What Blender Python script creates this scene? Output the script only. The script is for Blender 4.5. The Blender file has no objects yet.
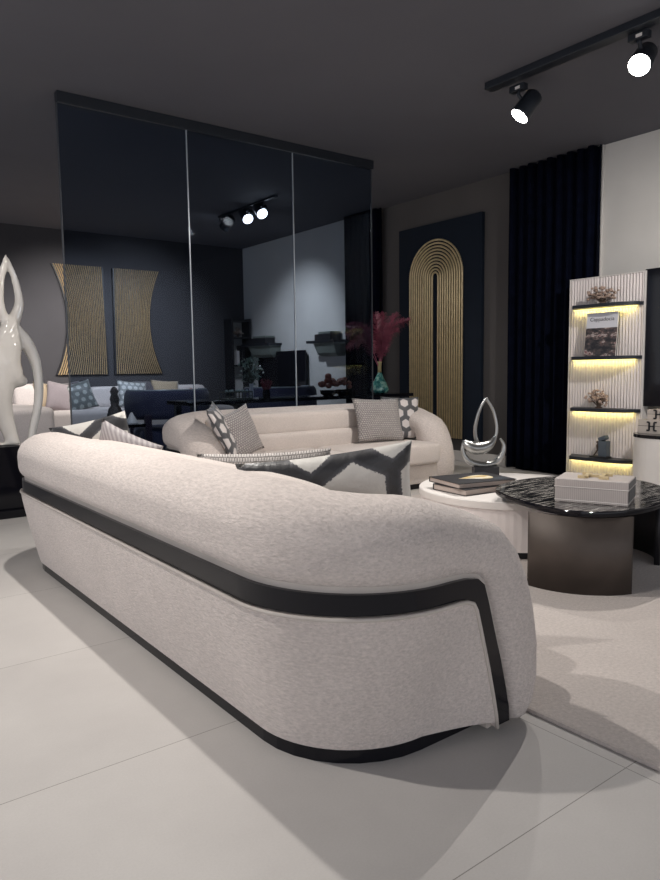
import bpy, bmesh, math, random
from mathutils import Vector, Matrix
from math import sin, cos, pi, radians, atan, sqrt
random.seed(7)
S = bpy.context.scene
COL = S.collection

# ------------------------------------------------------------------ camera
CAM_H, FPX = 1.2, 700.0
pitch = atan((440 - 370.7) / FPX)
yaw = atan((330 + 204) * cos(pitch) / FPX)
roll = -0.013
Fv = Vector((sin(yaw) * cos(pitch), cos(yaw) * cos(pitch), -sin(pitch)))
R0 = Vector((cos(yaw), -sin(yaw), 0)); U0 = R0.cross(Fv)
Rv = R0 * cos(roll) + U0 * sin(roll); Uv = -R0 * sin(roll) + U0 * cos(roll)
cd = bpy.data.cameras.new('camera'); cam = bpy.data.objects.new('camera', cd); COL.objects.link(cam)
m = Matrix((Rv, Uv, -Fv)).transposed().to_4x4(); m.translation = (0, 0, CAM_H); cam.matrix_world = m
cd.sensor_fit = 'VERTICAL'; cd.sensor_height = 36; cd.lens = FPX / 880 * 36; cd.clip_start = 0.05
S.camera = cam

def at(px, py, axis, val):
    """a measured photo point lying on the plane axis=val, as a world point"""
    d = Fv * FPX + Rv * (px - 330) - Uv * (py - 440)
    o = Vector((0, 0, CAM_H))
    return o + d * ((val - o[axis]) / d[axis])

# ------------------------------------------------------------------ world, exposure, lights
S.view_settings.view_transform = 'Standard'; S.view_settings.look = 'None'
S.view_settings.gamma = 1; S.view_settings.use_curve_mapping = False
S.view_settings.exposure = 0.82
S.cycles.use_denoising = True
S.cycles.max_bounces = 8
W = bpy.data.worlds.new('world'); S.world = W; W.use_nodes = True
W.node_tree.nodes['Background'].inputs[0].default_value = (0.92, 0.94, 1.0, 1)
W.node_tree.nodes['Background'].inputs[1].default_value = 0.64

def spot(loc, target, energy, angle=60, blend=0.9, col=(1, 0.95, 0.895), size=0.035):
    l = bpy.data.lights.new('spot_light', 'SPOT'); l.energy = energy; l.color = col
    l.spot_size = radians(angle); l.spot_blend = blend; l.shadow_soft_size = size
    o = bpy.data.objects.new('spot_light', l); COL.objects.link(o); o.location = loc
    o.rotation_euler = (Vector(target) - Vector(loc)).to_track_quat('-Z', 'Y').to_euler()
    return o
# lamps on the visible track, out of frame and behind the glass, some added
LAMPS = [  # head position, aim, watts, angle, seen
    ((4.69, 2.68, 3.21), (1.4, 2.0, 0.3), 100, 110, 1),
    ((4.75, 3.74, 3.17), (2.9, 4.9, 0.3), 150, 120, 1),
    ((4.69, 1.30, 3.27), (6.8, 3.6, 1.2), 150, 80, 0),
    ((1.32, 3.90, 3.27), (1.0, 2.2, 0.0), 145, 160, 0),
    ((-0.35, 2.95, 3.27), (0.4, 1.4, 0.0), 125, 160, 0),
    ((1.10, 4.50, 3.27), (1.4, 6.4, 1.5), 50, 50, 0),  # added, unseen, to brighten the ivory sculpture
]
BACK_LAMPS = [  # first three heads added for the bright dots in the glass
    ((5.24, 8.33, 3.31), (5.0, 5.2, 0.6), 60, 80),
    ((5.22, 8.68, 3.30), (4.9, 5.6, 0.6), 60, 80),
    ((5.15, 9.35, 3.27), (4.7, 11.7, 1.6), 235, 85),
    ((3.40, 9.45, 3.27), (3.6, 11.7, 1.4), 235, 85),
    ((1.60, 9.20, 3.27), (2.0, 11.0, 0.7), 150, 90),
    ((5.05, 9.10, 3.30), (6.9, 9.8, 1.5), 170, 75),
    ((3.30, 7.60, 3.30), (4.2, 9.0, 0.5), 110, 80),  # added without a fixture to lift the navy armchairs
]
for p, t, e, a, s in LAMPS: spot(p, t, e, a, size=0.0 if s else 0.035)
for p, t, e, a in BACK_LAMPS: spot(p, t, e, a, 1.0)
def area(loc, rot, sx, sy, energy, col):
    l = bpy.data.lights.new('strip_light', 'AREA'); l.shape = 'RECTANGLE'; l.size = sx; l.size_y = sy
    l.energy = energy; l.color = col
    o = bpy.data.objects.new('strip_light', l); COL.objects.link(o); o.location = loc; o.rotation_euler = rot
    return o

# ------------------------------------------------------------------ material helpers
def nt(name):
    mt = bpy.data.materials.new(name); mt.use_nodes = True
    t = mt.node_tree; return mt, t, t.nodes['Principled BSDF']
def N(t, kind, **kw):
    n = t.nodes.new(kind)
    for k, v in kw.items(): setattr(n, k, v)
    return n
def setin(n, i, v): n.inputs[i].default_value = v
def coords(t, scale=(1, 1, 1), kind='Object', rot=(0, 0, 0)):
    tc = N(t, 'ShaderNodeTexCoord'); mp = N(t, 'ShaderNodeMapping')
    setin(mp, 'Scale', scale); setin(mp, 'Rotation', rot)
    t.links.new(tc.outputs[kind], mp.inputs['Vector']); return mp.outputs[0]
def ramp(t, fac, stops):
    r = N(t, 'ShaderNodeValToRGB'); e = r.color_ramp.elements
    while len(e) < len(stops): e.new(0.5)
    for el, (p, c) in zip(e, stops): el.position = p; el.color = (*c, 1)
    t.links.new(fac, r.inputs[0]); return r.outputs[0]
def noise(t, vec, scale=5, detail=4, rough=0.5):
    n = N(t, 'ShaderNodeTexNoise'); setin(n, 'Scale', scale); setin(n, 'Detail', detail); setin(n, 'Roughness', rough)
    t.links.new(vec, n.inputs['Vector']); return n.outputs[0]
def bump(t, b, h, strength=0.3, dist=0.01):
    n = N(t, 'ShaderNodeBump'); setin(n, 'Strength', strength); setin(n, 'Distance', dist)
    t.links.new(h, n.inputs['Height']); t.links.new(n.outputs[0], b.inputs['Normal'])
def mul(c, k): return tuple(min(1, x * k) for x in c)
def plain(name, col, rough=0.5, metal=0.0, var=0.08, scale=6, bmp=0.0, spec=0.5, coat=0.0):
    mt, t, b = nt(name)
    n = noise(t, coords(t), scale)
    t.links.new(ramp(t, n, [(0.3, mul(col, 1 - var)), (0.7, mul(col, 1 + var))]), b.inputs['Base Color'])
    setin(b, 'Roughness', rough); setin(b, 'Metallic', metal); setin(b, 'Specular IOR Level', spec); setin(b, 'Coat Weight', coat)
    if bmp: bump(t, b, n, bmp)
    return mt
def fabric(name, col, sc=(1, 1, 1), scale=90, var=0.1, bmp=0.5, sheen=0.25):
    mt, t, b = nt(name)
    n = noise(t, coords(t, sc), scale, 6, 0.65); n2 = noise(t, coords(t), 3, 3)
    c1 = ramp(t, n, [(0.32, mul(col, 1 - var * 1.6)), (0.68, mul(col, 1 + var))])
    mx = N(t, 'ShaderNodeMixRGB', blend_type='MULTIPLY'); setin(mx, 0, 0.5)
    t.links.new(c1, mx.inputs[1]); t.links.new(ramp(t, n2, [(0.3, (0.86,) * 3), (0.7, (1,) * 3)]), mx.inputs[2])
    t.links.new(mx.outputs[0], b.inputs['Base Color'])
    setin(b, 'Roughness', 0.9); setin(b, 'Specular IOR Level', 0.15); setin(b, 'Sheen Weight', sheen)
    bump(t, b, n, bmp, 0.007)
    return mt
def emit(name, col, strength):
    mt, t, b = nt(name)
    setin(b, 'Base Color', (*col, 1)); setin(b, 'Emission Color', (*col, 1)); setin(b, 'Emission Strength', strength)
    return mt
def hexmat(name, scale, light, border, core=None, w=0.13, off=(0, 0)):
    mt, t, b = nt(name)
    p = coords(t, (scale, scale, 1), 'UV')
    def vm(op, a, bb):
        n = N(t, 'ShaderNodeVectorMath', operation=op)
        for i, x in enumerate((a, bb)):
            if x is None: continue
            if isinstance(x, tuple): n.inputs[i].default_value = x
            else: t.links.new(x, n.inputs[i])
        return n
    def ma(op, a, bb=None):
        n = N(t, 'ShaderNodeMath', operation=op)
        for i, x in enumerate((a, bb)):
            if x is None: continue
            if isinstance(x, (int, float)): n.inputs[i].default_value = x
            else: t.links.new(x, n.inputs[i])
        return n.outputs[0]
    p = vm('ADD', p, (off[0], off[1], 0)).outputs[0]
    r = (1.0, 1.7320508, 1.0); h = (0.5, 0.8660254, 0.5)
    a = vm('SUBTRACT', vm('MODULO', vm('ADD', p, (20, 34.641016, 0)).outputs[0], r).outputs[0], h).outputs[0]
    c = vm('SUBTRACT', vm('MODULO', vm('ADD', p, (20.5, 35.5070414, 0)).outputs[0], r).outputs[0], h).outputs[0]
    def hd(v):
        s = N(t, 'ShaderNodeSeparateXYZ'); t.links.new(vm('ABSOLUTE', v, None).outputs[0], s.inputs[0])
        return ma('MAXIMUM', s.outputs[0], ma('ADD', ma('MULTIPLY', s.outputs[0], 0.5), ma('MULTIPLY', s.outputs[1], 0.8660254)))
    d = ma('MINIMUM', hd(a), hd(c))
    n = noise(t, coords(t, (1, 1, 1), 'UV'), 60, 4)
    dd = ma('ADD', d, ma('MULTIPLY', ma('SUBTRACT', n, 0.5), 0.05))
    col = ramp(t, dd, [(0.0, core or light), (0.5 - w - 0.06, light), (0.5 - w - 0.05, mul(border, 2.6)), (0.5 - w, border), (1, border)])
    t.links.new(col, b.inputs['Base Color'])
    setin(b, 'Roughness', 0.42); setin(b, 'Sheen Weight', 0.2); bump(t, b, noise(t, coords(t, (1, 1, 1), 'UV'), 9, 3), 0.35, 0.02)
    return mt
def weave(name, c0, c1, sx=46, sy=60, bmp=0.9):
    mt, t, b = nt(name)
    br = N(t, 'ShaderNodeTexBrick'); br.offset = 0.5
    setin(br, 'Scale', 1.0); setin(br, 'Mortar Size', 0.2); setin(br, 'Mortar Smooth', 1.0); setin(br, 'Brick Width', 1.0); setin(br, 'Row Height', 1.0)
    setin(br, 'Color1', (*c1, 1)); setin(br, 'Color2', (*mul(c1, 0.82), 1)); setin(br, 'Mortar', (*c0, 1))
    t.links.new(coords(t, (sx, sy, 1), 'UV'), br.inputs['Vector'])
    t.links.new(br.outputs[0], b.inputs['Base Color']); setin(b, 'Roughness', 0.5); setin(b, 'Sheen Weight', 0.3)
    inv = N(t, 'ShaderNodeMath', operation='SUBTRACT'); inv.inputs[0].default_value = 1; t.links.new(br.outputs[1], inv.inputs[1])
    bump(t, b, inv.outputs[0], bmp, 0.01)
    return mt
def stripes(name, c0, c1, scale, axis='X', kind='UV', rough=0.5, bmp=0.6, metal=0.0, lo=0.35, hi=0.65):
    mt, t, b = nt(name)
    wv = N(t, 'ShaderNodeTexWave', wave_type='BANDS', bands_direction=axis); setin(wv, 'Scale', scale); setin(wv, 'Distortion', 0.4); setin(wv, 'Detail', 1)
    t.links.new(coords(t, (1, 1, 1), kind), wv.inputs['Vector'])
    t.links.new(ramp(t, wv.outputs[1], [(lo, c0), (hi, c1)]), b.inputs['Base Color'])
    setin(b, 'Roughness', rough); setin(b, 'Metallic', metal); bump(t, b, wv.outputs[1], bmp, 0.01)
    return mt

# ------------------------------------------------------------------ materials
SOFA = (0.66, 0.585, 0.545)
M = {}
M['sofa'] = fabric('chenille', SOFA, (1, 0.45, 1.7), 85, 0.12, 0.9)
M['seat'] = fabric('seat_fabric', (0.68, 0.605, 0.56), (1, 1, 1), 120, 0.08, 0.5)
M['piping'] = plain('piping', (0.50, 0.45, 0.41), 0.7)
M['black_gloss'] = plain('black_lacquer', (0.006, 0.006, 0.009), 0.07, spec=0.3)
M['black'] = plain('matte_black', (0.012, 0.012, 0.016), 0.5)
M['black_metal'] = plain('black_metal', (0.018, 0.022, 0.030), 0.42, 0.2)
M['white_gloss'] = plain('ivory_lacquer', (0.74, 0.70, 0.65), 0.16, var=0.03, coat=0.4)
M['white'] = plain('white_lacquer', (0.74, 0.70, 0.67), 0.45, var=0.03)
M['white_rib'] = plain('white_ribbed', (0.76, 0.70, 0.68), 0.5, var=0.03)
M['gold'] = plain('brushed_gold', (0.66, 0.50, 0.29), 0.45, 0.3, var=0.15, scale=20)
M['gold_pale'] = plain('pale_gold', (0.62, 0.50, 0.30), 0.45, 0.45, var=0.12, scale=14)
M['navy_panel'] = plain('navy_panel', (0.007, 0.012, 0.022), 0.75, spec=0.2)
M['velvet'] = plain('navy_velvet', (0.0022, 0.0034, 0.010), 0.95, var=0.3, scale=10, spec=0.06)
M['bronze'] = plain('bronze_metal', (0.075, 0.06, 0.052), 0.55, 0.4, var=0.25, scale=4)
M['silver'] = plain('silver_metal', (0.36, 0.36, 0.35), 0.28, 0.9, var=0.15)
M['navy_fabric'] = fabric('navy_fabric', (0.045, 0.048, 0.09), bmp=0.3)
M['plum'] = plain('plum_wood', (0.030, 0.022, 0.040), 0.4)
M['wall_dark'] = plain('charcoal_paint', (0.082, 0.074, 0.072), 0.85, var=0.05, scale=2)
M['wall_slate'] = plain('slate_paint', (0.048, 0.046, 0.052), 0.85, var=0.06, scale=2)
M['wall_white'] = plain('white_paint', (0.62, 0.60, 0.57), 0.8, var=0.04, scale=2)
M['ceiling'] = plain('ceiling_paint', (0.112, 0.112, 0.130), 0.9, var=0.05, scale=1)
M['skirting'] = plain('skirting_white', (0.62, 0.59, 0.56), 0.5, var=0.03)
M['rug'] = fabric('rug_pile', (0.56, 0.50, 0.465), scale=70, var=0.1, bmp=0.6)
M['lens'] = emit('lamp_lens', (1, 0.97, 0.92), 12)
M['led'] = emit('led_strip', (1, 0.84, 0.26), 1.6)
M['hex'] = hexmat('hexagon_jacquard', 1.5, (0.60, 0.58, 0.54), (0.022, 0.022, 0.025), (0.50, 0.47, 0.44), 0.05, (0.28, 0.55))
M['hex_small'] = hexmat('hexagon_jacquard_small', 3.6, (0.62, 0.57, 0.55), (0.07, 0.07, 0.075))
M['weave'] = weave('woven_jacquard', (0.15, 0.13, 0.13), (0.56, 0.51, 0.49), 19, 24, 1.0)
M['ornament'] = weave('ornament_print', (0.012, 0.012, 0.012), (0.16, 0.12, 0.08), 1, 1, 0.0)
M['knit'] = weave('knit_texture', (0.30, 0.27, 0.25), (0.58, 0.53, 0.50), 40, 34)
M['pleat'] = stripes('pleated_lilac', (0.27, 0.245, 0.25), (0.38, 0.35, 0.35), 9, 'DIAGONAL', bmp=0.25)
M['lilac'] = fabric('lilac_fabric', (0.27, 0.235, 0.25))
M['tan'] = fabric('tan_fabric', (0.42, 0.33, 0.23))
M['greygreen'] = hexmat('grey_green_check', 4.0, (0.26, 0.28, 0.27), (0.09, 0.10, 0.10), None, 0.2)
M['pale_pat'] = hexmat('pale_pattern', 5, (0.48, 0.48, 0.47), (0.22, 0.23, 0.23), None, 0.16)
M['charcoal_fabric'] = fabric('charcoal_fabric', (0.10, 0.09, 0.10))
M['offwhite_fabric'] = fabric('offwhite_fabric', (0.66, 0.60, 0.58))
M['paper'] = stripes('page_edges', (0.42, 0.34, 0.30), (0.60, 0.51, 0.46), 60, 'Z', 'Object', 0.7, 0.1)
M['box_linen'] = stripes('linen_box', (0.40, 0.355, 0.34), (0.47, 0.425, 0.405), 30, 'X', 'Object', 0.5, 0.15)
M['box_beige'] = plain('beige_box', (0.52, 0.46, 0.41), 0.5)
M['leaf'] = plain('leaf_green', (0.28, 0.36, 0.27), 0.45, var=0.4)
M['leaf_pale'] = plain('leaf_pale', (0.48, 0.55, 0.46), 0.5, var=0.2)
M['rose'] = plain('rose_petal', (0.28, 0.085, 0.05), 0.6, var=0.4, scale=30)
M['red'] = plain('red_berry', (0.22, 0.02, 0.03), 0.4, var=0.3)
M['feather'] = plain('burgundy_feather', (0.30, 0.075, 0.12), 0.7, var=0.35, scale=12)
M['stem'] = plain('dry_stem', (0.36, 0.30, 0.15), 0.6)
M['coral'] = plain('dried_petal', (0.42, 0.31, 0.25), 0.7, var=0.3, scale=40)
M['coral_dark'] = plain('dried_stem', (0.13, 0.09, 0.07), 0.7)
M['blue_grey'] = plain('blue_grey_stone', (0.075, 0.095, 0.12), 0.35)
M['olive'] = plain('olive_wood', (0.10, 0.095, 0.06), 0.5)
M['green_grey'] = plain('grey_green_lacquer', (0.16, 0.18, 0.16), 0.5)
M['ink'] = plain('ink', (0.02, 0.02, 0.025), 0.6)

def m_glass():
    mt, t, b = nt('smoked_glass'); t.nodes.remove(b)
    out = [n for n in t.nodes if n.type == 'OUTPUT_MATERIAL'][0]
    tr = N(t, 'ShaderNodeBsdfTransparent'); tr.inputs[0].default_value = (0.54, 0.60, 0.68, 1)
    gl = N(t, 'ShaderNodeBsdfGlossy'); gl.inputs['Roughness'].default_value = 0.0; gl.inputs[0].default_value = (0.85, 0.92, 1, 1)
    fr = N(t, 'ShaderNodeFresnel'); fr.inputs[0].default_value = 1.5
    mx = N(t, 'ShaderNodeMixShader')
    hf = N(t, 'ShaderNodeMath', operation='MULTIPLY'); hf.inputs[1].default_value = 0.12; t.links.new(fr.outputs[0], hf.inputs[0])
    t.links.new(hf.outputs[0], mx.inputs[0]); t.links.new(tr.outputs[0], mx.inputs[1]); t.links.new(gl.outputs[0], mx.inputs[2])
    t.links.new(mx.outputs[0], out.inputs[0]); return mt
M['glass'] = m_glass()
M['glass_tint_edge'] = plain('glass_tint_edge', (0.05, 0.055, 0.065), 0.3)
M['glass_edge'] = plain('glass_edge', (0.42, 0.46, 0.50), 0.25, 0.3)
def m_floor():
    mt, t, b = nt('porcelain_tiles')
    br = N(t, 'ShaderNodeTexBrick'); br.offset = 0.0; br.squash = 1.0
    for k, v in (('Scale', 1.0), ('Brick Width', 1.97), ('Row Height', 0.985), ('Mortar Size', 0.0016), ('Mortar Smooth', 0.1)): setin(br, k, v)
    setin(br, 'Color1', (1, 1, 1, 1)); setin(br, 'Color2', (0.97, 0.97, 0.97, 1)); setin(br, 'Mortar', (0.45, 0.44, 0.43, 1))
    tc = N(t, 'ShaderNodeTexCoord'); mp = N(t, 'ShaderNodeMapping'); setin(mp, 'Location', (0.065, -0.075, 0))
    t.links.new(tc.outputs['Object'], mp.inputs[0]); t.links.new(mp.outputs[0], br.inputs['Vector'])
    n = noise(t, coords(t), 2.2, 8, 0.6); n2 = noise(t, coords(t), 160, 2)
    c = ramp(t, n, [(0.3, (0.50, 0.475, 0.455)), (0.7, (0.56, 0.535, 0.51))])
    m1 = N(t, 'ShaderNodeMixRGB', blend_type='MULTIPLY'); setin(m1, 0, 1); t.links.new(c, m1.inputs[1]); t.links.new(br.outputs[0], m1.inputs[2])
    m2 = N(t, 'ShaderNodeMixRGB', blend_type='MULTIPLY'); setin(m2, 0, 0.5); t.links.new(m1.outputs[0], m2.inputs[1])
    t.links.new(ramp(t, n2, [(0.3, (0.9,) * 3), (0.7, (1,) * 3)]), m2.inputs[2])
    t.links.new(m2.outputs[0], b.inputs['Base Color']); setin(b, 'Roughness', 0.5); setin(b, 'Specular IOR Level', 0.3)
    return mt
M['floor'] = m_floor()
def m_marble():
    mt, t, b = nt('black_marble')
    n = noise(t, coords(t, (3, 42, 5), 'Object', (0, 0, radians(10))), 1.3, 8, 0.62)
    t.links.new(ramp(t, n, [(0.0, (0.008,) * 3), (0.47, (0.012, 0.012, 0.013)), (0.53, (0.12, 0.115, 0.11)), (0.57, (0.50, 0.47, 0.44)), (0.61, (0.02,) * 3)]), b.inputs['Base Color'])
    setin(b, 'Roughness', 0.1); return mt
M['marble'] = m_marble()
def m_cover():
    mt, t, b = nt('photo_cover')
    tc = N(t, 'ShaderNodeTexCoord'); sp = N(t, 'ShaderNodeSeparateXYZ'); t.links.new(tc.outputs['Object'], sp.inputs[0])
    n = noise(t, coords(t, (1, 7, 15)), 1.1, 4, 0.65)
    pic = ramp(t, n, [(0.40, (0.02, 0.02, 0.025)), (0.50, (0.07, 0.06, 0.06)), (0.55, (0.16, 0.10, 0.09)), (0.59, (0.5, 0.46, 0.44)), (0.63, (0.24, 0.06, 0.06)), (0.67, (0.08, 0.07, 0.07))])
    mk = N(t, 'ShaderNodeMath', operation='GREATER_THAN'); mk.inputs[1].default_value = 0.285; t.links.new(sp.outputs[2], mk.inputs[0])
    mx = N(t, 'ShaderNodeMixRGB'); t.links.new(mk.outputs[0], mx.inputs[0]); t.links.new(pic, mx.inputs[1]); mx.inputs[2].default_value = (0.66, 0.66, 0.70, 1)
    t.links.new(mx.outputs[0], b.inputs['Base Color']); setin(b, 'Roughness', 0.35); return mt
M['cover'] = m_cover()
def m_vase():
    mt, t, b = nt('teal_iridescent_glass')
    n = noise(t, coords(t), 16, 4, 0.6)
    t.links.new(ramp(t, n, [(0.35, (0.01, 0.05, 0.06)), (0.5, (0.05, 0.22, 0.21)), (0.62, (0.30, 0.50, 0.42)), (0.72, (0.05, 0.12, 0.16))]), b.inputs['Base Color'])
    setin(b, 'Roughness', 0.08); setin(b, 'Coat Weight', 0.6); return mt
M['vase'] = m_vase()
def m_bookart():
    mt, t, b = nt('black_book_cover')
    n = noise(t, coords(t, (6, 14, 1)), 1.0, 2)
    t.links.new(ramp(t, n, [(0.40, (0.55, 0.36, 0.12)), (0.50, (0.75, 0.62, 0.36)), (0.62, (0.80, 0.74, 0.62))]), b.inputs['Base Color'])
    setin(b, 'Roughness', 0.35); return mt
M['book_black'] = m_bookart()

# ------------------------------------------------------------------ mesh helpers
def obj(name, bm, mat, parent=None, smooth=False, loc=None, rot=None):
    bmesh.ops.recalc_face_normals(bm, faces=bm.faces[:])
    if smooth == 'auto':
        for e in bm.edges: e.smooth = not (len(e.link_faces) == 2 and e.calc_face_angle(0) > 0.6)
    me = bpy.data.meshes.new(name); bm.to_mesh(me); bm.free()
    if smooth:
        for p in me.polygons: p.use_smooth = True
    me.materials.append(M[mat] if isinstance(mat, str) else mat)
    o = bpy.data.objects.new(name, me); COL.objects.link(o)
    if parent: o.parent = parent
    if loc is not None: o.location = loc
    if rot is not None: o.rotation_euler = rot
    return o
def tag(o, label, cat, group=None, kind=None):
    o['label'] = label; o['category'] = cat
    if group: o['group'] = group
    if kind: o['kind'] = kind
    return o
def thing(name, label, cat, loc=(0, 0, 0), rot=(0, 0, 0), group=None):
    o = bpy.data.objects.new(name, None); o.empty_display_size = 0.1; COL.objects.link(o)
    o.location = loc; o.rotation_euler = rot; return tag(o, label, cat, group)
def struct(name, bm, mat, **k):
    o = obj(name, bm, mat, **k); o['kind'] = 'structure'; return o
def BM(): return bmesh.new()
def box(bm, c, s, bevel=0.0, seg=2, rot=None):
    r = bmesh.ops.create_cube(bm, size=1); v = r['verts']
    mt = Matrix.Translation(c) @ (rot.to_4x4() if rot is not None else Matrix()) @ Matrix.Diagonal((*s, 1))
    bmesh.ops.transform(bm, matrix=mt, verts=v)
    if bevel:
        es = list({e for x in v for e in x.link_edges})
        bmesh.ops.bevel(bm, geom=es, offset=bevel, segments=seg, profile=0.5, affect='EDGES')
    return bm
def bb(bm, lo, hi, bevel=0.0, seg=2):
    return box(bm, [(a + b) / 2 for a, b in zip(lo, hi)], [b - a for a, b in zip(lo, hi)], bevel, seg)
def ring_loft(bm, rings, closed=True, caps=True):
    vs = [[bm.verts.new(p) for p in r] for r in rings]
    n = len(rings[0])
    for a, b in zip(vs, vs[1:]):
        for i in range(n if closed else n - 1):
            j = (i + 1) % n; bm.faces.new((a[i], a[j], b[j], b[i]))
    if caps and closed:
        bm.faces.new(vs[0]); bm.faces.new(vs[-1][::-1])
    return vs
def lathe(bm, prof, n=32, c=(0, 0, 0)):
    rings = [[(c[0] + r * cos(2 * pi * i / n), c[1] + r * sin(2 * pi * i / n), c[2] + z) for i in range(n)] for r, z in prof]
    ring_loft(bm, rings); return bm
def tube(bm, pts, rad, n=10, up=None, flat=1.0, cyclic=False):
    pts = [Vector(p) for p in pts]; k = len(pts)
    rad = rad if hasattr(rad, '__len__') else [rad] * k
    rings = []; prev = None
    for i, p in enumerate(pts):
        a = pts[(i - 1) % k] if (cyclic or i > 0) else p
        b = pts[(i + 1) % k] if (cyclic or i < k - 1) else p
        T = (b - a).normalized()
        ref = prev if prev is not None else Vector(up or ((0, 0, 1) if abs(T.z) < 0.9 else (1, 0, 0)))
        X = (ref - T * ref.dot(T)).normalized(); Y = T.cross(X); prev = X
        rings.append([p + X * rad[i] * cos(2 * pi * j / n) + Y * rad[i] * flat * sin(2 * pi * j / n) for j in range(n)])
    if cyclic:
        rings.append(rings[0]); vs = ring_loft(bm, rings, caps=False); bmesh.ops.remove_doubles(bm, verts=bm.verts, dist=1e-5)
    else: ring_loft(bm, rings)
    return bm
def sp(x, e): return math.copysign(abs(x) ** e, x)
def squircle(bm, c, s, e=0.28, nu=36, nv=18, crown=0.0):
    """soft rounded cushion block"""
    rings = []
    for j in range(1, nv):
        v = -pi / 2 + pi * j / nv
        rings.append([(c[0] + s[0] / 2 * sp(cos(v), e) * sp(cos(2 * pi * i / nu), e),
                       c[1] + s[1] / 2 * sp(cos(v), e) * sp(sin(2 * pi * i / nu), e),
                       c[2] + s[2] / 2 * sp(sin(v), e * 1.3) + (crown * cos(v) ** 0 * 0)) for i in range(nu)])
    ring_loft(bm, rings); return bm
def prism(bm, pts, z0, z1):
    ring_loft(bm, [[(x, y, z0) for x, y in pts], [(x, y, z1) for x, y in pts]]); return bm
def spline(pts, per=8, cyclic=False):
    pts = [Vector(p) for p in pts]; k = len(pts); out = []
    rng = range(k if cyclic else k - 1)
    g = (lambda i: pts[i % k]) if cyclic else (lambda i: pts[max(0, min(k - 1, i))])
    for i in rng:
        p0, p1, p2, p3 = g(i - 1), g(i), g(i + 1), g(i + 2)
        for j in range(per):
            t = j / per
            out.append(0.5 * ((2 * p1) + (p2 - p0) * t + (2 * p0 - 5 * p1 + 4 * p2 - p3) * t * t + (3 * p1 - p0 - 3 * p2 + p3) * t ** 3))
    if not cyclic: out.append(pts[-1].copy())
    return out
def copy_tree(o, parent=None):
    c = o.copy(); COL.objects.link(c)
    if parent: c.parent = parent
    for ch in list(o.children): copy_tree(ch, c)
    return c
def disc_faces(bm, c, r, nrm, n=24, thick=0.004):
    nrm = Vector(nrm).normalized(); q = nrm.to_track_quat('Z', 'Y').to_matrix()
    a = [Vector(c) + q @ Vector((r * cos(2 * pi * i / n), r * sin(2 * pi * i / n), 0)) for i in range(n)]
    ring_loft(bm, [a, [p + nrm * thick for p in a]]); return bm

# ------------------------------------------------------------------ the room
WX, BY, CZ = 6.9, 11.75, 3.51
struct('floor', bb(BM(), (-4.5, -4.5, -0.1), (7.1, 11.95, 0)), 'floor')
struct('ceiling', bb(BM(), (-4.5, -4.5, CZ), (7.1, 11.95, CZ + 0.1)), 'ceiling')
struct('wall_back', bb(BM(), (-4.5, BY, 0), (7.1, BY + 0.2, CZ)), 'wall_slate')
struct('wall_right', bb(BM(), (WX, 4.35, 0), (WX + 0.2, 8.5, CZ)), 'wall_dark')
struct('wall_right', bb(BM(), (WX, -4.5, 0), (WX + 0.2, 4.35, CZ)), 'wall_white')
struct('wall_right', bb(BM(), (WX, 8.5, 0), (WX + 0.2, BY, CZ)), 'wall_white')
struct('trim_1', bb(BM(), (WX - 0.03, 4.27, 0.0), (WX, 4.36, CZ), 0.004), 'wall_white')
struct('trim_2', bb(BM(), (WX - 0.02, 8.49, 0.0), (WX, 8.56, CZ), 0.004), 'skirting')
struct('baseboard_right', bb(BM(), (WX - 0.025, 5.5, 0), (WX, 7.7, 0.13), 0.005), 'skirting')
struct('baseboard_right', bb(BM(), (WX - 0.025, -4.5, 0), (WX, 3.7, 0.13), 0.005), 'skirting')
struct('baseboard_back', bb(BM(), (-4.5, BY - 0.02, 0), (WX, BY, 0.10), 0.004), 'wall_dark')

# glass partition
GY = 6.11
gp = thing('glass_partition', 'tall frameless smoked glass partition of three panes under a black ceiling rail', 'glass partition', (1.86, GY, 0))
obj('ceiling_rail', bb(BM(), (0, -0.035, CZ - 0.09), (3.41, 0.035, CZ - 0.001), 0.004), 'black_metal', gp)
obj('floor_channel', bb(BM(), (0, -0.02, 0.001), (3.41, 0.02, 0.03), 0.003), 'black_metal', gp)
ex = [0.0, 1.16, 2.34, 3.40]
for a, b in zip(ex, ex[1:]):
    pn = obj('pane', bb(BM(), (a + 0.006, -0.001, 0.03), (b - 0.006, 0.001, CZ - 0.09)), 'glass', gp)
for x in ex:
    obj('pane_joint', bb(BM(), (x - 0.006, -0.008, 0.03), (x + 0.006, 0.008, CZ - 0.09), 0.002), 'glass_edge' if 0 < x < 3 else 'glass_tint_edge', gp)

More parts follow.
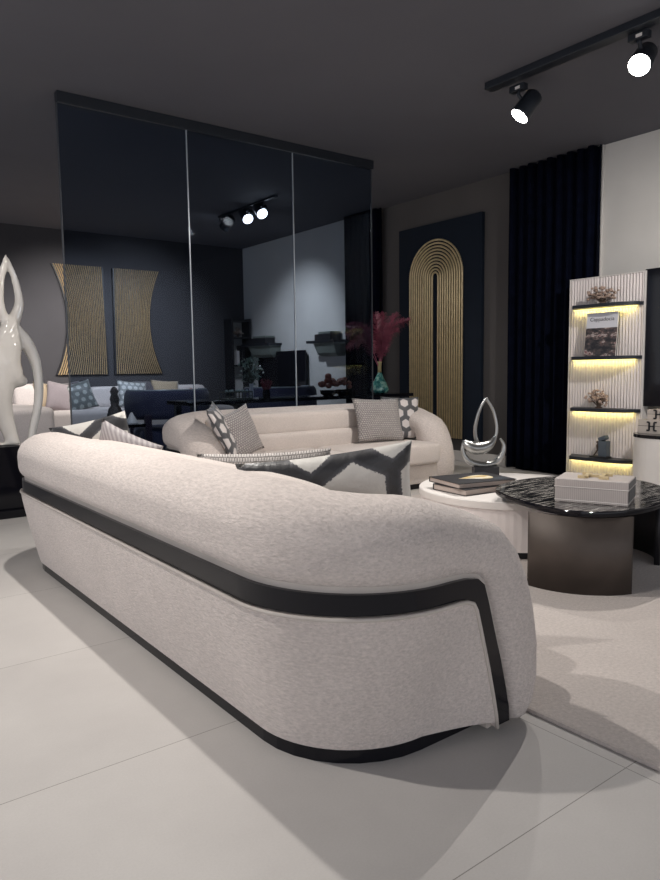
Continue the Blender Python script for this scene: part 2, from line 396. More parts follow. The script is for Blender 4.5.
# ------------------------------------------------------------------ sofas
ARM = [  # inner edge (f,z), outer ridge (f,z), lower edge of the lacquer band (f,z)
    ((.770, .03), (.885, .05), (.705, .03)), ((.766, .08), (.94, .075), (.698, .08)), ((.750, .15), (.975, .15), (.682, .15)),
    ((.724, .25), (.985, .27), (.657, .25)), ((.690, .36), (.965, .40), (.626, .36)), ((.662, .455), (.925, .510), (.600, .45)),
    ((.640, .520), (.865, .613), (.585, .478)), ((.610, .545), (.790, .690), (.555, .490)), ((.560, .553), (.680, .738), (.520, .494)),
    ((.500, .555), (.560, .778), (.480, .495)), ((.440, .555), (.440, .808), (.440, .495))]
def sofa_stations(L, r=0.44):
    st = []   # (outline point f,l), normal, I(f or None,z), O, J
    for I, O, J in ARM: st.append(('arm', 0.0, (0, -1), I, O, J))
    K = 16
    for k in range(1, K + 1):
        a = pi / 2 * k / K; s = k / K
        st.append(('c', (r - r * sin(a), r - r * cos(a)), (-sin(a), -cos(a)), .555 + .013 * s, .808 + .042 * s, .495 + .005 * s))
    for k in range(1, 10): st.append(('c', (0, r + (L - 2 * r) * k / 10), (-1, 0), .568, .85, .50))
    for k in range(K, -1, -1):
        a = pi / 2 * k / K; s = k / K
        st.append(('c', (r - r * sin(a), L - r + r * cos(a)), (-sin(a), cos(a)), .555 + .013 * s, .808 + .042 * s, .495 + .005 * s))
    for I, O, J in ARM[-2::-1]: st.append(('arm', L, (0, 1), I, O, J))
    return st
def expand(st):
    """-> list of (n3, I3, O3, J3) on the outline"""
    out = []
    for s in st:
        n = Vector((s[2][0], s[2][1], 0))
        if s[0] == 'arm': I, O, J = [Vector((p[0], s[1], p[1])) for p in s[3:6]]
        else: I, O, J = [Vector((s[1][0], s[1][1], z)) for z in s[3:6]]
        out.append((n, I, O, J))
    return out
def make_sofa(label, loc, rot, L):
    t = thing('curved_sofa', label, 'sofa', loc, rot, None)
    st = expand(sofa_stations(L)); nst = len(st)
    # padded bolster running round the back and down the arm fronts
    bm = BM(); rings = []; A, INS = 0.185, 0.163
    for n, I, O, J in st:
        C = (I + O) / 2 - n * INS; B = (O - I) / 2
        ring = []
        for k in range(28):
            a = 2 * pi * k / 28; c, s = cos(a), sin(a)
            e = 0.97 if s > 0 else 0.5
            ring.append(C + n * A * sp(c, e) + B * sp(s, e))
        rings.append(ring)
    ring_loft(bm, rings); obj('bolster', bm, 'sofa', t, True)
    # upholstered core behind the band
    bm = BM(); rings = []
    for n, I, O, J in st:
        up = (O - I).normalized(); I2 = I + up * 0.05; J2 = J - up * 0.03 
        o = -n * 0.012; i = -n * 0.27
        rings.append([I2 + o, J2 + o, J2 + i, I2 + i])
    ring_loft(bm, rings); obj('frame', bm, 'piping', t)
    # glossy black band
    bm = BM(); rings = []
    for n, I, O, J in st:
        rings.append([I + n * 0.004, J + n * 0.004, J - n * 0.02, I - n * 0.02])
    ring_loft(bm, rings); obj('lacquer_band', bm, 'black_gloss', t, 'auto')
    # tapered lower back panel
    bm = BM(); outer = []; inner = []; na = len(ARM); top_line = []
    rows = 9
    for k, (n, I, O, J) in enumerate(st):
        up = (I - J).normalized() if (I - J).length > 1e-4 else Vector((0, 0, 1))
        T = J - up * 0.008
        if k < na: fb = .692 - (.692 - .44) * k / (na - 1)
        elif k >= nst - na: fb = .692 - (.692 - .44) * (nst - 1 - k) / (na - 1)
        else: fb = None
        Bt = Vector((fb, J.y, .05)) if fb is not None else Vector((J.x, J.y, .05))
        col = []
        for q in range(rows + 1):
            p = T.lerp(Bt, q / rows); tf = min(1, k / (na - 1), (nst - 1 - k) / (na - 1)) ** 0.7
            off = 0.014 - 0.09 * tf * (q / rows) ** 1.2
            col.append(p + n * off)
        top_line.append(T + n * 0.013)
        col.append(Bt - n * 0.10)
        col.append(T - n * 0.10); outer.append(col)
    ring_loft(bm, outer); pn = obj('back_panel', bm, 'sofa', t, 'auto')
    obj('piping', tube(BM(), top_line, 0.007, 6), 'piping', pn, True)
    # recessed plinth
    def outline(ins, f1):
        r = 0.36; pts = []
        for k in range(9): a = pi / 2 * k / 8; pts.append((ins + r - r * sin(a), ins + r - r * cos(a)))
        for k in range(8, -1, -1): a = pi / 2 * k / 8; pts.append((ins + r - r * sin(a), L - ins - r + r * cos(a)))
        return [(f1, ins)] + pts + [(f1, L - ins)]
    obj('plinth', prism(BM(), outline(0.085, 0.93), 0, 0.055), 'black_gloss', t)
    # seat
    b = BM(); bb(b, (0.25, 0.30, 0.056), (0.97, L - 0.30, 0.255), 0.02, 3); obj('seat_rail', b, 'seat', t, True)
    wd = (L - 0.56) / 2
    for k in (0, 1):
        b = BM(); squircle(b, (0.68, 0.28 + wd * (k + .5), 0.36), (0.74, wd - 0.006, 0.215), 0.2)
        obj('seat_cushion', b, 'seat', t, True)
    for z, h, f in ((0.525, 0.20, 0.36), (0.705, 0.22, 0.31)):
        b = BM(); squircle(b, (f, L / 2, z), (0.26, L - 0.75, h), 0.34, 40, 22); obj('back_pad', b, 'seat', t, True)
    return t
front = make_sofa('large cream curved sofa in the foreground seen from behind, black lacquer band', (1.05, 1.43, 0), (0, 0, 0), 3.42)
back = make_sofa('cream curved sofa facing the camera in front of the glass partition', (2.49, 5.97, 0), (0, 0, radians(-90)), 2.99)

# ------------------------------------------------------------------ throw pillows
def pillow(label, mat, loc, rot, w=0.5, h=0.5, th=0.16, group=None, n=18, pinch=0.07):
    bm = BM(); uv = bm.loops.layers.uv.new('UVMap'); grid = {}
    for side in (1, -1):
        for i in range(n + 1):
            for j in range(n + 1):
                u, v = -1 + 2 * i / n, -1 + 2 * j / n
                edge = i in (0, n) or j in (0, n)
                if edge and side == -1: grid[(-1, i, j)] = grid[(1, i, j)]; continue
                bul = ((1 - abs(u) ** 2.4) * (1 - abs(v) ** 2.4)) ** 0.55
                x = u * (1 - pinch * (1 - v * v)) * w / 2; z = v * (1 - pinch * (1 - u * u)) * h / 2
                y = side * bul * th / 2 * (1 + 0.06 * sin(3 * u + 5 * v + side))
                grid[(side, i, j)] = bm.verts.new((x, y, z + h / 2))
    for side in (1, -1):
        for i in range(n):
            for j in range(n):
                q = [(i, j), (i + 1, j), (i + 1, j + 1), (i, j + 1)]
                f = bm.faces.new([grid[(side, a, b)] for a, b in q])
                for lp, (a, b) in zip(f.loops, q): lp[uv].uv = ((a / n - 0.5) * w * 2 + side * .07, (b / n - 0.5) * h * 2 + .15)
    o = obj('throw_pillow', bm, mat, None, True, loc, rot)
    return tag(o, label, 'pillow', group)
D = radians
# on the foreground sofa (it faces +X; pillows lean on its back)
pillow('silver throw pillow with large dark hexagon outlines, in front at the foreground sofa', 'hex', (1.73, 2.24, 0.468), (D(14), D(-7), D(-37)), 0.70, 0.43, 0.15)
pillow('nubby knit beige throw pillow half hidden behind the hexagon pillow', 'knit', (1.75, 2.78, 0.485), (D(16), D(-2), D(-40)), 0.62, 0.37, 0.14)
pillow('white throw pillow with grey hexagon lines at the far end of the foreground sofa', 'hex', (1.58, 4.43, 0.485), (D(16), D(-12), D(-40)), 0.50, 0.46, 0.14)
pillow('lilac grey pleated throw pillow at the far end of the foreground sofa', 'pleat', (1.50, 4.14, 0.475), (D(14), D(24), D(-44)), 0.40, 0.43, 0.13)
# on the back sofa (it faces -Y)
pillow('hexagon patterned grey throw pillow against the left arm of the back sofa', 'hex_small', (2.96, 5.20, 0.48), (D(-27), D(-6), D(56)), 0.48, 0.50, 0.12)
pillow('grey woven throw pillow leaning at the left end of the back sofa', 'weave', (3.09, 5.22, 0.47), (D(-16), D(-14), D(22)), 0.44, 0.43, 0.12)
pillow('grey woven throw pillow at the right end of the back sofa', 'weave', (4.72, 5.34, 0.47), (D(-16), D(2), D(-4)), 0.60, 0.46, 0.13)
pillow('hexagon patterned grey throw pillow at the right arm of the back sofa', 'hex_small', (5.06, 5.40, 0.47), (D(-14), D(2), D(-20)), 0.44, 0.46, 0.10)

# ------------------------------------------------------------------ rug
b = BM(); bb(b, (1.97, -0.8, 0.001), (4.75, 4.75, 0.014), 0.004)
rg = thing('area_rug', 'pale greige low pile rug under the coffee tables', 'rug')
obj('pile', b, 'rug', rg)
obj('bound_edge', bb(BM(), (1.962, -0.8, 0.001), (1.9695, 4.75, 0.015), 0.002), 'rug', rg)

# ------------------------------------------------------------------ coffee tables
wt = thing('coffee_table', 'round white lacquer coffee table with ribbed drum body', 'coffee table', (3.93, 3.10, 0.014))
R = 0.63
obj('base', lathe(BM(), [(R - 0.06, 0), (R - 0.06, 0.05)], 64), 'black', wt)
b = BM(); nn = 160
rings = [[((R - 0.012 - (0.0015 if i % 2 else 0)) * cos(2 * pi * i / nn), (R - 0.012 - (0.0015 if i % 2 else 0)) * sin(2 * pi * i / nn), z) for i in range(nn)] for z in (0.05, 0.315)]
ring_loft(b, rings); obj('drum', b, 'white_rib', wt)
obj('tabletop', lathe(BM(), [(R - 0.02, 0.315), (R, 0.318), (R, 0.36), (R - 0.006, 0.366), (R - 0.05, 0.366)], 96), 'white', wt)
ZW = 0.38

dt = thing('coffee_table', 'dark coffee table with black veined marble top on curved bronze legs', 'coffee table', (3.55, 2.30, 0.014))
ol = spline([(p[0] - 3.55, p[1] - 2.30, 0) for p in [(3.37, 2.76), (3.22, 2.48), (3.15, 2.19), (3.24, 1.99), (3.48, 1.90), (3.80, 1.93), (4.15, 2.08), (4.37, 2.42), (4.25, 2.78), (3.90, 2.92), (3.58, 2.89)]], 8, True)
cx = sum(p.x for p in ol) / len(ol); cy = sum(p.y for p in ol) / len(ol)
b = BM(); cc = Vector((cx, cy, 0))
def oring(k, z): return [cc + (p - cc) * k + Vector((0, 0, z)) for p in ol]
ring_loft(b, [oring(0.972, 0.438), oring(0.984, 0.446)]); obj('marble_top', b, 'marble', dt)
b = BM(); ring_loft(b, [oring(0.975, 0.412), oring(0.997, 0.416), oring(1.0, 0.43), oring(0.997, 0.441), oring(0.985, 0.4445)])
obj('slab_edge', b, 'black_gloss', dt, 'auto')
def shell(c, r, a0, a1, z0, z1, th=0.03, n=40):
    b = BM(); rings = []
    for i in range(n + 1):
        a = radians(a0 + (a1 - a0) * i / n); d = Vector((cos(a), sin(a), 0)); c3 = Vector((*c, 0))
        rings.append([c3 + d * r + Vector((0, 0, z0)), c3 + d * r + Vector((0, 0, z1)), c3 + d * (r - th) + Vector((0, 0, z1)), c3 + d * (r - th) + Vector((0, 0, z0))])
    ring_loft(b, rings); return b
obj('leg', shell((0, 0), 0.43, 175, 251, 0, 0.411), 'bronze', dt, True)
obj('leg', shell((0.38, 0.16), 0.40, -75, 8, 0, 0.411), 'black', dt, True)
ZD = 0.014 + 0.446

def book(label, loc, rz, w, d, h, cover, pages, name='book'):
    t = thing(name, label, 'book', loc, (0, 0, rz))
    c = BM(); bb(c, (-w / 2, -d / 2, h - 0.004), (w / 2, d / 2, h)); bb(c, (-w / 2, -d / 2, 0), (w / 2, d / 2, 0.004)); bb(c, (-w / 2, d / 2 - 0.004, 0.004), (w / 2, d / 2, h - 0.004))
    obj('cover', c, cover, t)
    obj('pages', bb(BM(), (-w / 2 + 0.006, -d / 2 + 0.006, 0.004), (w / 2 - 0.006, d / 2 - 0.004, h - 0.004)), pages, t)
    return t
book('black backed book lying under the wider book on the white coffee table', (3.62, 3.17, ZW), D(-6), 0.42, 0.33, 0.042, 'black', 'paper')
ab = book('large black art book with gold picture on top of the stack', (3.65, 3.20, ZW + 0.042), D(-14), 0.46, 0.37, 0.035, 'black', 'paper')
b = BM(); prism(b, [(0.02 + 0.13 * cos(2 * pi * i / 24), 0.03 * sin(4 * pi * i / 24) + 0.065 * sin(2 * pi * i / 24)) for i in range(24)], 0.0352, 0.0358); obj('cover_picture', b, 'book_black', ab)
b = BM()
for k in range(3): bb(b, (0.09, -0.13 + 0.03 * k, 0.0352), (0.21, -0.118 + 0.03 * k, 0.0357))
obj('cover_band', b, 'blue_grey', ab)

def clasp(parent, loc, rot, s, mat, name='clasp'):
    b = BM()
    for k in (-1, 1):
        bb(b, (k * .30 - .09, -.06, -.5), (k * .30 + .09, .06, .5)) 
        for q in (-1, 1): bb(b, (min(k * .30, k * .62), -.06, q * .5 - .09), (max(k * .30, k * .62), .06, q * .5 + .09))
    bb(b, (-.30, -.06, -.08), (.30, .06, .08))
    bmesh.ops.scale(b, vec=(s, s, s), verts=b.verts)
    return obj(name, b, mat, parent, loc=loc, rot=rot)
bx = thing('decorative_box', 'grey linen keepsake box with gold clasp on the black marble table', 'box', (3.515, 2.185, ZD), (0, 0, D(-68)))
obj('body', bb(BM(), (-0.19, -0.13, 0), (0.19, 0.13, 0.085), 0.004), 'box_linen', bx)
obj('lid', bb(BM(), (-0.192, -0.132, 0.088), (0.192, 0.132, 0.13), 0.004), 'box_linen', bx)
b = BM(); bb(b, (-0.1935, -0.1335, 0.085), (0.1935, 0.1335, 0.089)); bb(b, (-0.191, -0.131, 0.012), (0.191, 0.131, 0.016)); obj('trim_line', b, 'white', bx)
clasp(bx, (0.0, 0.0, 0.137), (D(90), 0, 0), 0.13, 'gold_pale')
b = BM(); bb(b, (0.1925, -0.125, 0.02), (0.194, 0.125, 0.082)); bb(b, (0.1925, -0.125, 0.093), (0.194, 0.125, 0.126)); obj('side_panel', b, 'ornament', bx)

# ------------------------------------------------------------------ silver sculpture
sv = thing('abstract_sculpture', 'silver teardrop loop sculpture on a black block on the white table', 'sculpture', (4.13, 3.49, ZW), (0, 0, D(-37)))
sv.scale = (1.1, 1.1, 1.1)
obj('base', bb(BM(), (-0.085, -0.05, 0), (0.085, 0.05, 0.075), 0.004), 'black', sv)
lp = spline([(0.0, 0, 0.545), (-0.045, 0.0, 0.46), (-0.07, 0.01, 0.34), (-0.06, 0.015, 0.255), (-0.03, 0.02, 0.215)], 8)
lp2 = spline([(0.0, 0, 0.545), (0.05, 0, 0.46), (0.072, -0.01, 0.36), (0.065, -0.015, 0.285), (0.02, -0.02, 0.225), (-0.06, -0.02, 0.20), (-0.125, -0.01, 0.225), (-0.15, 0, 0.255)], 8)
b = BM(); k = len(lp); tube(b, lp, [0.010 + 0.006 * (i / k) for i in range(k)], 10)
k = len(lp2); tube(b, lp2, [max(0.006, 0.011 + 0.034 * max(0, sin(pi * max(0, (i / k - 0.42) / 0.58))) ** 1.2) for i in range(k)], 12)
bw = spline([(-0.15, 0, 0.255), (-0.155, 0, 0.17), (-0.11, 0, 0.11), (-0.02, 0, 0.082), (0.07, 0, 0.10), (0.115, 0, 0.16), (0.125, 0, 0.22), (0.10, 0, 0.265)], 8)
k = len(bw); tube(b, bw, [0.008 + 0.016 * sin(pi * min(1, i / k + .05)) for i in range(k)], 12)
obj('loop', b, 'silver', sv, True)

# ------------------------------------------------------------------ large ivory sculpture on a plinth
YS = 6.30
pl = thing('plinth', 'black lacquered pedestal under the tall ivory sculpture', 'plinth', (1.42, 6.42, 0))
obj('foot', bb(BM(), (-0.26, -0.19, 0), (0.22, 0.19, 0.07), 0.004), 'black_gloss', pl)
obj('column', bb(BM(), (-0.19, -0.14, 0.07), (0.17, 0.14, 0.60), 0.004), 'black_gloss', pl)
def SP(px, py, dy=0.0):
    p = at(px, py, 1, YS); return (p.x, 6.42 + dy, p.z)
strands = [
    ([(9, 252, 0), (13, 262, .01), (19, 278, .02), (23, 294, .03), (23, 306, .03), (17, 320, .01), (8, 334, -.02), (-2, 348, -.03)], [.006, .022, .030, .035, .042, .055, .075, .07]),
    ([(9, 252, 0), (6, 266, -.01), (3, 284, -.02), (3, 304, -.02), (8, 320, 0)], [.006, .024, .032, .036, .045]),
    ([(7, 266, 0), (-3, 290, 0), (-13, 315, .02), (-10, 335, 0)], [.03, .05, .06, .06]),
    ([(6, 322, 0), (18, 331, .02), (30, 342, .03), (38, 356, .03), (42, 372, .02), (43, 392, .01), (41, 410, 0), (37, 428, 0), (34, 448, 0)], [.075, .075, .062, .05, .042, .040, .038, .036, .036]),
    ([(16, 328, .02), (12, 345, 0), (10, 362, -.02), (18, 378, -.02), (31, 382, 0)], [.065, .11, .11, .09, .02]),
    ([(0, 345, 0), (2, 365, 0), (4, 385, -.01), (4, 400, 0), (8, 418, .01), (14, 435, .01), (18, 449, 0)], [.12, .13, .11, .095, .075, .06, .06]),
    ([(-4, 350, .02), (-16, 372, 0), (-18, 400, 0), (-10, 425, 0), (-2, 449, 0)], [.08, .06, .055, .05, .05]),
    ([(-2, 449, 0), (10, 450, 0), (22, 450, 0), (34, 449, 0)], [.05, .05, .05, .04]),
]
b = BM()
for pts, rad in strands:
    q = spline([SP(*p) for p in pts], 6); k = len(rad); rr = []
    for i in range(len(q)):
        s = i / 6; j = min(k - 2, int(s)); rr.append(rad[j] + (rad[j + 1] - rad[j]) * (s - j))
    tube(b, q, rr, 14, up=(0, 1, 0))
for v in b.verts: v.co.z = max(v.co.z, 0.602)
sc = obj('abstract_sculpture', b, 'white_gloss', None, True)
md = sc.modifiers.new('remesh', 'REMESH'); md.mode = 'VOXEL'; md.voxel_size = 0.013; md.use_smooth_shade = True
ms = sc.modifiers.new('smooth', 'SMOOTH'); ms.iterations = 6; ms.factor = 0.6
tag(sc, 'tall glossy ivory flame shaped sculpture with open loops on a black pedestal', 'sculpture')

# ------------------------------------------------------------------ right wall: curtains, arch art, shelf unit, console, screen
def curtain(label, y0, y1, x, folds, seed):
    rnd = random.Random(seed); n = folds * 10; th = []
    ph = [rnd.uniform(-.5, .5) for _ in range(folds + 2)]
    b = BM(); zs = [0.015, 0.4, 1.0, 1.8, 2.6, 3.2, CZ - 0.012]; rings = []
    for z in zs:
        row = []
        for i in range(n + 1):
            s = i / n; f = s * folds
            amp = 0.040 + 0.015 * sin(3 * f + seed) + 0.02 * (1 - z / 3.5)
            row.append(Vector((x + amp * sin(2 * pi * f + ph[int(f)] * 0.8 * (1 - z / 3.6)), y0 + (y1 - y0) * s + 0.012 * sin(4 * pi * f + z), z)))
        rings.append(row + [p + Vector((0.012, 0, 0)) for p in row[::-1]])
    ring_loft(b, rings)
    o = obj('curtain', b, 'velvet', None, True); return tag(o, label, 'curtain')
curtain('floor length navy velvet curtain between the arch art and the white wall', 4.27, 5.40, 6.80, 9, 1)
curtain('floor length dark navy curtain on the far wall beyond the glass partition', 7.70, 8.47, 6.78, 6, 2)

aw = thing('wall_art', 'tall navy wall panel with a gold ribbed double arch', 'wall art', (WX - 0.06, 6.615, 0.28))
obj('panel', bb(BM(), (0.0, -0.745, 0), (0.058, 0.745, 2.84), 0.006), 'navy_panel', aw)
b = BM(); nr = 11; r0, r1 = 0.055, 0.475; zc = 1.98 + 0.16
for i in range(nr):
    r = r0 + (r1 - r0) * i / (nr - 1)
    pts = [(-0.012, -r + 0.035, 0.015), (-0.012, -r + 0.035, zc)] + [(-0.012, -r * cos(a) + 0.035, zc + r * sin(a)) for a in [pi * k / 24 for k in range(1, 24)]] + [(-0.012, r + 0.035, zc), (-0.012, r + 0.035, 0.015)]
    tube(b, pts, 0.0135, 8, up=(1, 0, 0))
obj('gold_arch', b, 'gold_pale', aw, True)

SX = 6.65   # back of the shelf unit's front face
su = thing('display_shelf', 'white ribbed wall display unit with four black lit shelves', 'shelf unit', (SX, 4.03, 0))
SY0, SY1, SH = -0.41, 0.40, 2.11
b = BM(); nn = 25; pts = []
for i in range(nn * 4 + 1):
    s = i / (nn * 4); pts.append((-0.05 - 0.016 * abs(sin(pi * nn * s)), SY0 + (SY1 - SY0) * s))
pts += [(0.04, SY1), (0.04, SY0)]
prism(b, pts, 0.02, SH); obj('ribbed_panel', b, 'white_rib', su)
b = BM(); bb(b, (-0.07, SY0 - 0.012, 0.02), (0.04, SY0, SH + 0.01)); bb(b, (-0.07, SY1, 0.02), (0.04, SY1 + 0.012, SH + 0.01)); bb(b, (-0.07, SY0, SH), (0.04, SY1, SH + 0.01)); obj('edge_trim', b, 'white', su)
SHELF_Z = [1.83, 1.31, 0.785, 0.28]; DEP = 0.20
for z in SHELF_Z:
    # plan: square at the left (far) end, rounded at the right (near) end
    plan = [(-0.062, SY1 - 0.05), (-0.062 - DEP, SY1 - 0.15)]
    for k in range(11):
        a = pi / 2 * k / 10; plan.append((-0.062 - DEP * cos(a), SY0 + 0.28 - 0.28 * sin(a)))
    sh = obj('shelf', prism(BM(), plan, z - 0.034, z), 'black_metal', su)
    obj('light_strip', bb(BM(), (-0.10, SY0 + 0.06, z - 0.042), (-0.075, SY1 - 0.06, z - 0.0345)), 'led', sh)
    area((SX - 0.088, 4.03, z - 0.046), (0, D(-12), 0), 0.02, 0.68, 0.36, (1.0, 0.85, 0.30))

def coral(label, loc, seed, s=1.0):
    rnd = random.Random(seed); t = thing('dried_flowers', label, 'dried flowers', loc)
    bs = BM(); bf = BM()
    for i in range(26):
        a = rnd.uniform(0, 2 * pi); el = rnd.uniform(0.5, 1.45); ln = rnd.uniform(.08, .15) * s
        d = Vector((cos(a) * cos(el) * .6, sin(a) * cos(el) * 1.25, sin(el))); e = d * ln
        tube(bs, [(0, 0, 0.003), e * .5 + Vector((0, 0, .005)), e], 0.0035, 5)
        for q in range(3):
            c = e + Vector([rnd.uniform(-.02, .02) * s for _ in range(3)])
            r = bmesh.ops.create_icosphere(bf, subdivisions=1, radius=rnd.uniform(.010, .018) * s)
            bmesh.ops.transform(bf, matrix=Matrix.Translation((c.x, c.y, max(c.z, .02))) @ Matrix.Diagonal((1, 1, rnd.uniform(.5, 1), 1)), verts=r['verts'])
    lathe(bs, [(0.028 * s, 0), (0.03 * s, 0.012), (0.012 * s, 0.02)], 12)
    obj('stems', bs, 'coral_dark', t); obj('blossoms', bf, 'coral', t); return t
coral('dried coral like flowers on the top shelf of the display unit', (SX - 0.17, 3.99, 1.83), 3, 1.2)
coral('dried coral like flowers on the third shelf of the display unit', (SX - 0.17, 4.01, 0.785), 5, 1.2)
# upright photo book
pb = thing('book', 'upright travel photo book standing on the second shelf of the display unit', 'book', (SX - 0.2, 4.00, 1.31), (0, D(7), D(4)))
obj('cover', bb(BM(), (-0.004, -0.165, 0.0), (0.0, 0.165, 0.44)), 'cover', pb)
obj('pages', bb(BM(), (0.0, -0.16, 0.004), (0.026, 0.16, 0.436)), 'white', pb)
obj('back_cover', bb(BM(), (0.026, -0.165, 0.0), (0.030, 0.165, 0.44)), 'ink', pb)
fc = bpy.data.curves.new('cover_title', 'FONT'); fc.body = 'Cappadocia'; fc.size = 0.055; fc.align_x = 'CENTER'; fc.extrude = 0.0006
fo = bpy.data.objects.new('cover_title', fc); COL.objects.link(fo)
me = bpy.data.meshes.new_from_object(fo.evaluated_get(bpy.context.evaluated_depsgraph_get())); bpy.data.objects.remove(fo)
me.materials.append(M['ink']); tx = bpy.data.objects.new('cover_title', me); COL.objects.link(tx); tx.parent = pb
tx.matrix_local = Matrix(((0, 0, -1, -0.0048), (-1, 0, 0, 0), (0, 1, 0, 0.355), (0, 0, 0, 1)))
# bookend with a small climbing figure
be = thing('bookend', 'blue grey block bookend with a small climbing figure on the lowest shelf', 'bookend', (SX - 0.16, 3.96, 0.28))
obj('base', bb(BM(), (-0.05, -0.07, 0), (0.05, 0.12, 0.016), 0.002), 'black', be)
b = BM(); bb(b, (-0.04, -0.06, 0.016), (0.04, 0.03, 0.175), 0.006); obj('block', b, 'blue_grey', be)
b = BM(); box(b, (0, -0.005, 0.20), (0.075, 0.085, 0.045), 0.01, 2, Matrix.Rotation(D(-24), 3, 'X')); obj('cap', b, 'blue_grey', be)
b = BM(); tube(b, [(0, 0.10, 0.018), (0, 0.075, 0.05), (0, 0.055, 0.085)], [.006, .008, .010], 8); tube(b, [(0, 0.055, 0.08), (0, 0.06, 0.125), (0, 0.055, 0.145)], [.012, .014, .008], 8)
tube(b, [(0, 0.06, 0.125), (0, 0.045, 0.15), (0, 0.035, 0.17)], [.006, .005, .004], 8); bmesh.ops.create_icosphere(b, subdivisions=2, radius=0.013, matrix=Matrix.Translation((0, 0.06, 0.158)))
obj('figure', b, 'coral_dark', be, True)

# console with rounded end, boxes, screen
co = thing('media_console', 'white media console with rounded end and black top', 'console', (6.33, 3.22, 0))
def cplan(k):
    w = 0.27 * k; pts = []
    for i in range(25):
        a = pi * i / 24; pts.append((w * -cos(a), 0.02 + 0.27 * k * sin(a)))
    return pts + [(w, -2.6), (-w, -2.6)]
obj('foot', prism(BM(), cplan(0.85), 0, 0.08), 'black', co)
obj('body', prism(BM(), cplan(0.985), 0.08, 0.555), 'white', co)
obj('top', prism(BM(), cplan(1.0), 0.555, 0.585), 'black_gloss', co)
def clasp_box(label, loc, w, d, h):
    t = thing('book_box', label, 'box', loc, (0, 0, 0), None)
    b = BM(); bb(b, (-d / 2, -w / 2, 0), (d / 2, w / 2, h), 0.003); obj('body', b, 'box_beige', t)
    b = BM(); bb(b, (-d / 2 - 0.001, -w / 2 - .001, h * .55), (d / 2 + .001, w / 2 + .001, h * .58)); obj('seam', b, 'ink', t)
    clasp(t, (-d / 2 - 0.003, 0, h * .55), (0, 0, D(90)), 0.075, 'black'); return t
clasp_box('larger beige book box with dark clasp on the media console', (6.33, 3.31, 0.585), 0.26, 0.22, 0.125)
clasp_box('smaller beige book box with dark clasp on top of the larger one', (6.35, 3.27, 0.71), 0.22, 0.18, 0.095)
tv = thing('television', 'large black television on the white wall above the console', 'television', (6.62, 2.845, 0.815))
obj('screen', bb(BM(), (-0.02, -0.78, 0), (0.0, 0.78, 1.32), 0.004), 'black_gloss', tv)
obj('back_shell', bb(BM(), (0.0, -0.76, 0.02), (0.10, 0.76, 1.30), 0.01), 'black', tv)
obj('wall_mount', bb(BM(), (0.10, -0.2, 0.4), (0.278, 0.2, 0.9)), 'black', tv)

# ------------------------------------------------------------------ track and spotlights
TX = 4.67
tr = tag(obj('ceiling_track', bb(BM(), (TX - 0.05, -1.2, CZ - 0.055), (TX + 0.05, 3.95, CZ - 0.001), 0.004), 'black_metal'), 'long black lighting track on the charcoal ceiling at upper right', 'lighting track')
tag(obj('ceiling_track', bb(BM(), (TX + 0.50, 7.95, CZ - 0.03), (TX + 0.56, 9.5, CZ - 0.001), 0.004), 'black_metal'), 'black lighting track on the ceiling behind the glass partition', 'lighting track')  # added track that carries the extra heads behind the glass
def lamp(p, t, label, ztop):
    p = Vector(p); d = (Vector(t) - p).normalized()
    o = thing('spotlight', label, 'spotlight', p, (0, 0, 0), 'ceiling spotlights')
    q = d.to_track_quat('Z', 'Y').to_matrix()
    prof = [(0.05, -0.22), (0.07, -0.20), (0.075, -0.10), (0.08, -0.012), (0.08, 0.0)]
    b = BM(); rings = [[q @ Vector((r * cos(2 * pi * i / 28), r * sin(2 * pi * i / 28), z - 0.02)) for i in range(28)] for r, z in prof]; ring_loft(b, rings); obj('housing', b, 'black_metal', o, True)
    b = BM(); disc_faces(b, d * -0.018, 0.072, d, 28, 0.003); obj('lens', b, 'lens', o)
    c = -d * 0.11; h = ztop - p.z
    obj('stem', tube(BM(), [c, (0, 0, c.z + 0.09), (0, 0, h - 0.02)], 0.014, 10, up=(1, 0, 0)), 'black_metal', o)
    obj('driver_box', bb(BM(), (-0.03, -0.07, h - 0.05), (0.03, 0.07, h - 0.001), 0.004), 'black_metal', o)
    obj('rating_plate', bb(BM(), (-0.0315, -0.035, h - 0.04), (-0.0302, 0.01, h - 0.018)), 'white', o)
    return o
names = ['spotlight on the track nearest the right edge, lens glaring at the camera', 'spotlight at the far end of the track, lens tilted to the left']
seen = [l for l in LAMPS if l[4]]
for l, nm in zip(seen, names):
    d = (Vector(l[1]) - Vector(l[0])).normalized(); lamp(Vector(l[0]) - d * 0.04, l[1], nm, CZ - 0.055)
bl = ['bright spotlight behind the glass, right one of the close pair', 'bright spotlight behind the glass, left one of the close pair', 'small spotlight behind the glass seen edge on near the left pane joint']
for l, nm in zip(BACK_LAMPS[:3], bl):
    d = (Vector(l[1]) - Vector(l[0])).normalized(); lamp(Vector(l[0]) - d * 0.04, l[1], nm, CZ - 0.055)

# ------------------------------------------------------------------ behind the glass: console table with decor
ct = thing('console_table', 'long dark console table behind the glass partition', 'table', (4.62, 6.62, 0))
obj('tabletop', bb(BM(), (-1.55, -0.24, 0.87), (1.55, 0.24, 0.91), 0.004), 'black_gloss', ct)
for x in (-1.45, 1.45):
    for y in (-0.19, 0.19): obj('leg', bb(BM(), (x - 0.03, y - 0.03, 0), (x + 0.03, y + 0.03, 0.87), 0.003), 'black_metal', ct)
ZC = 0.91
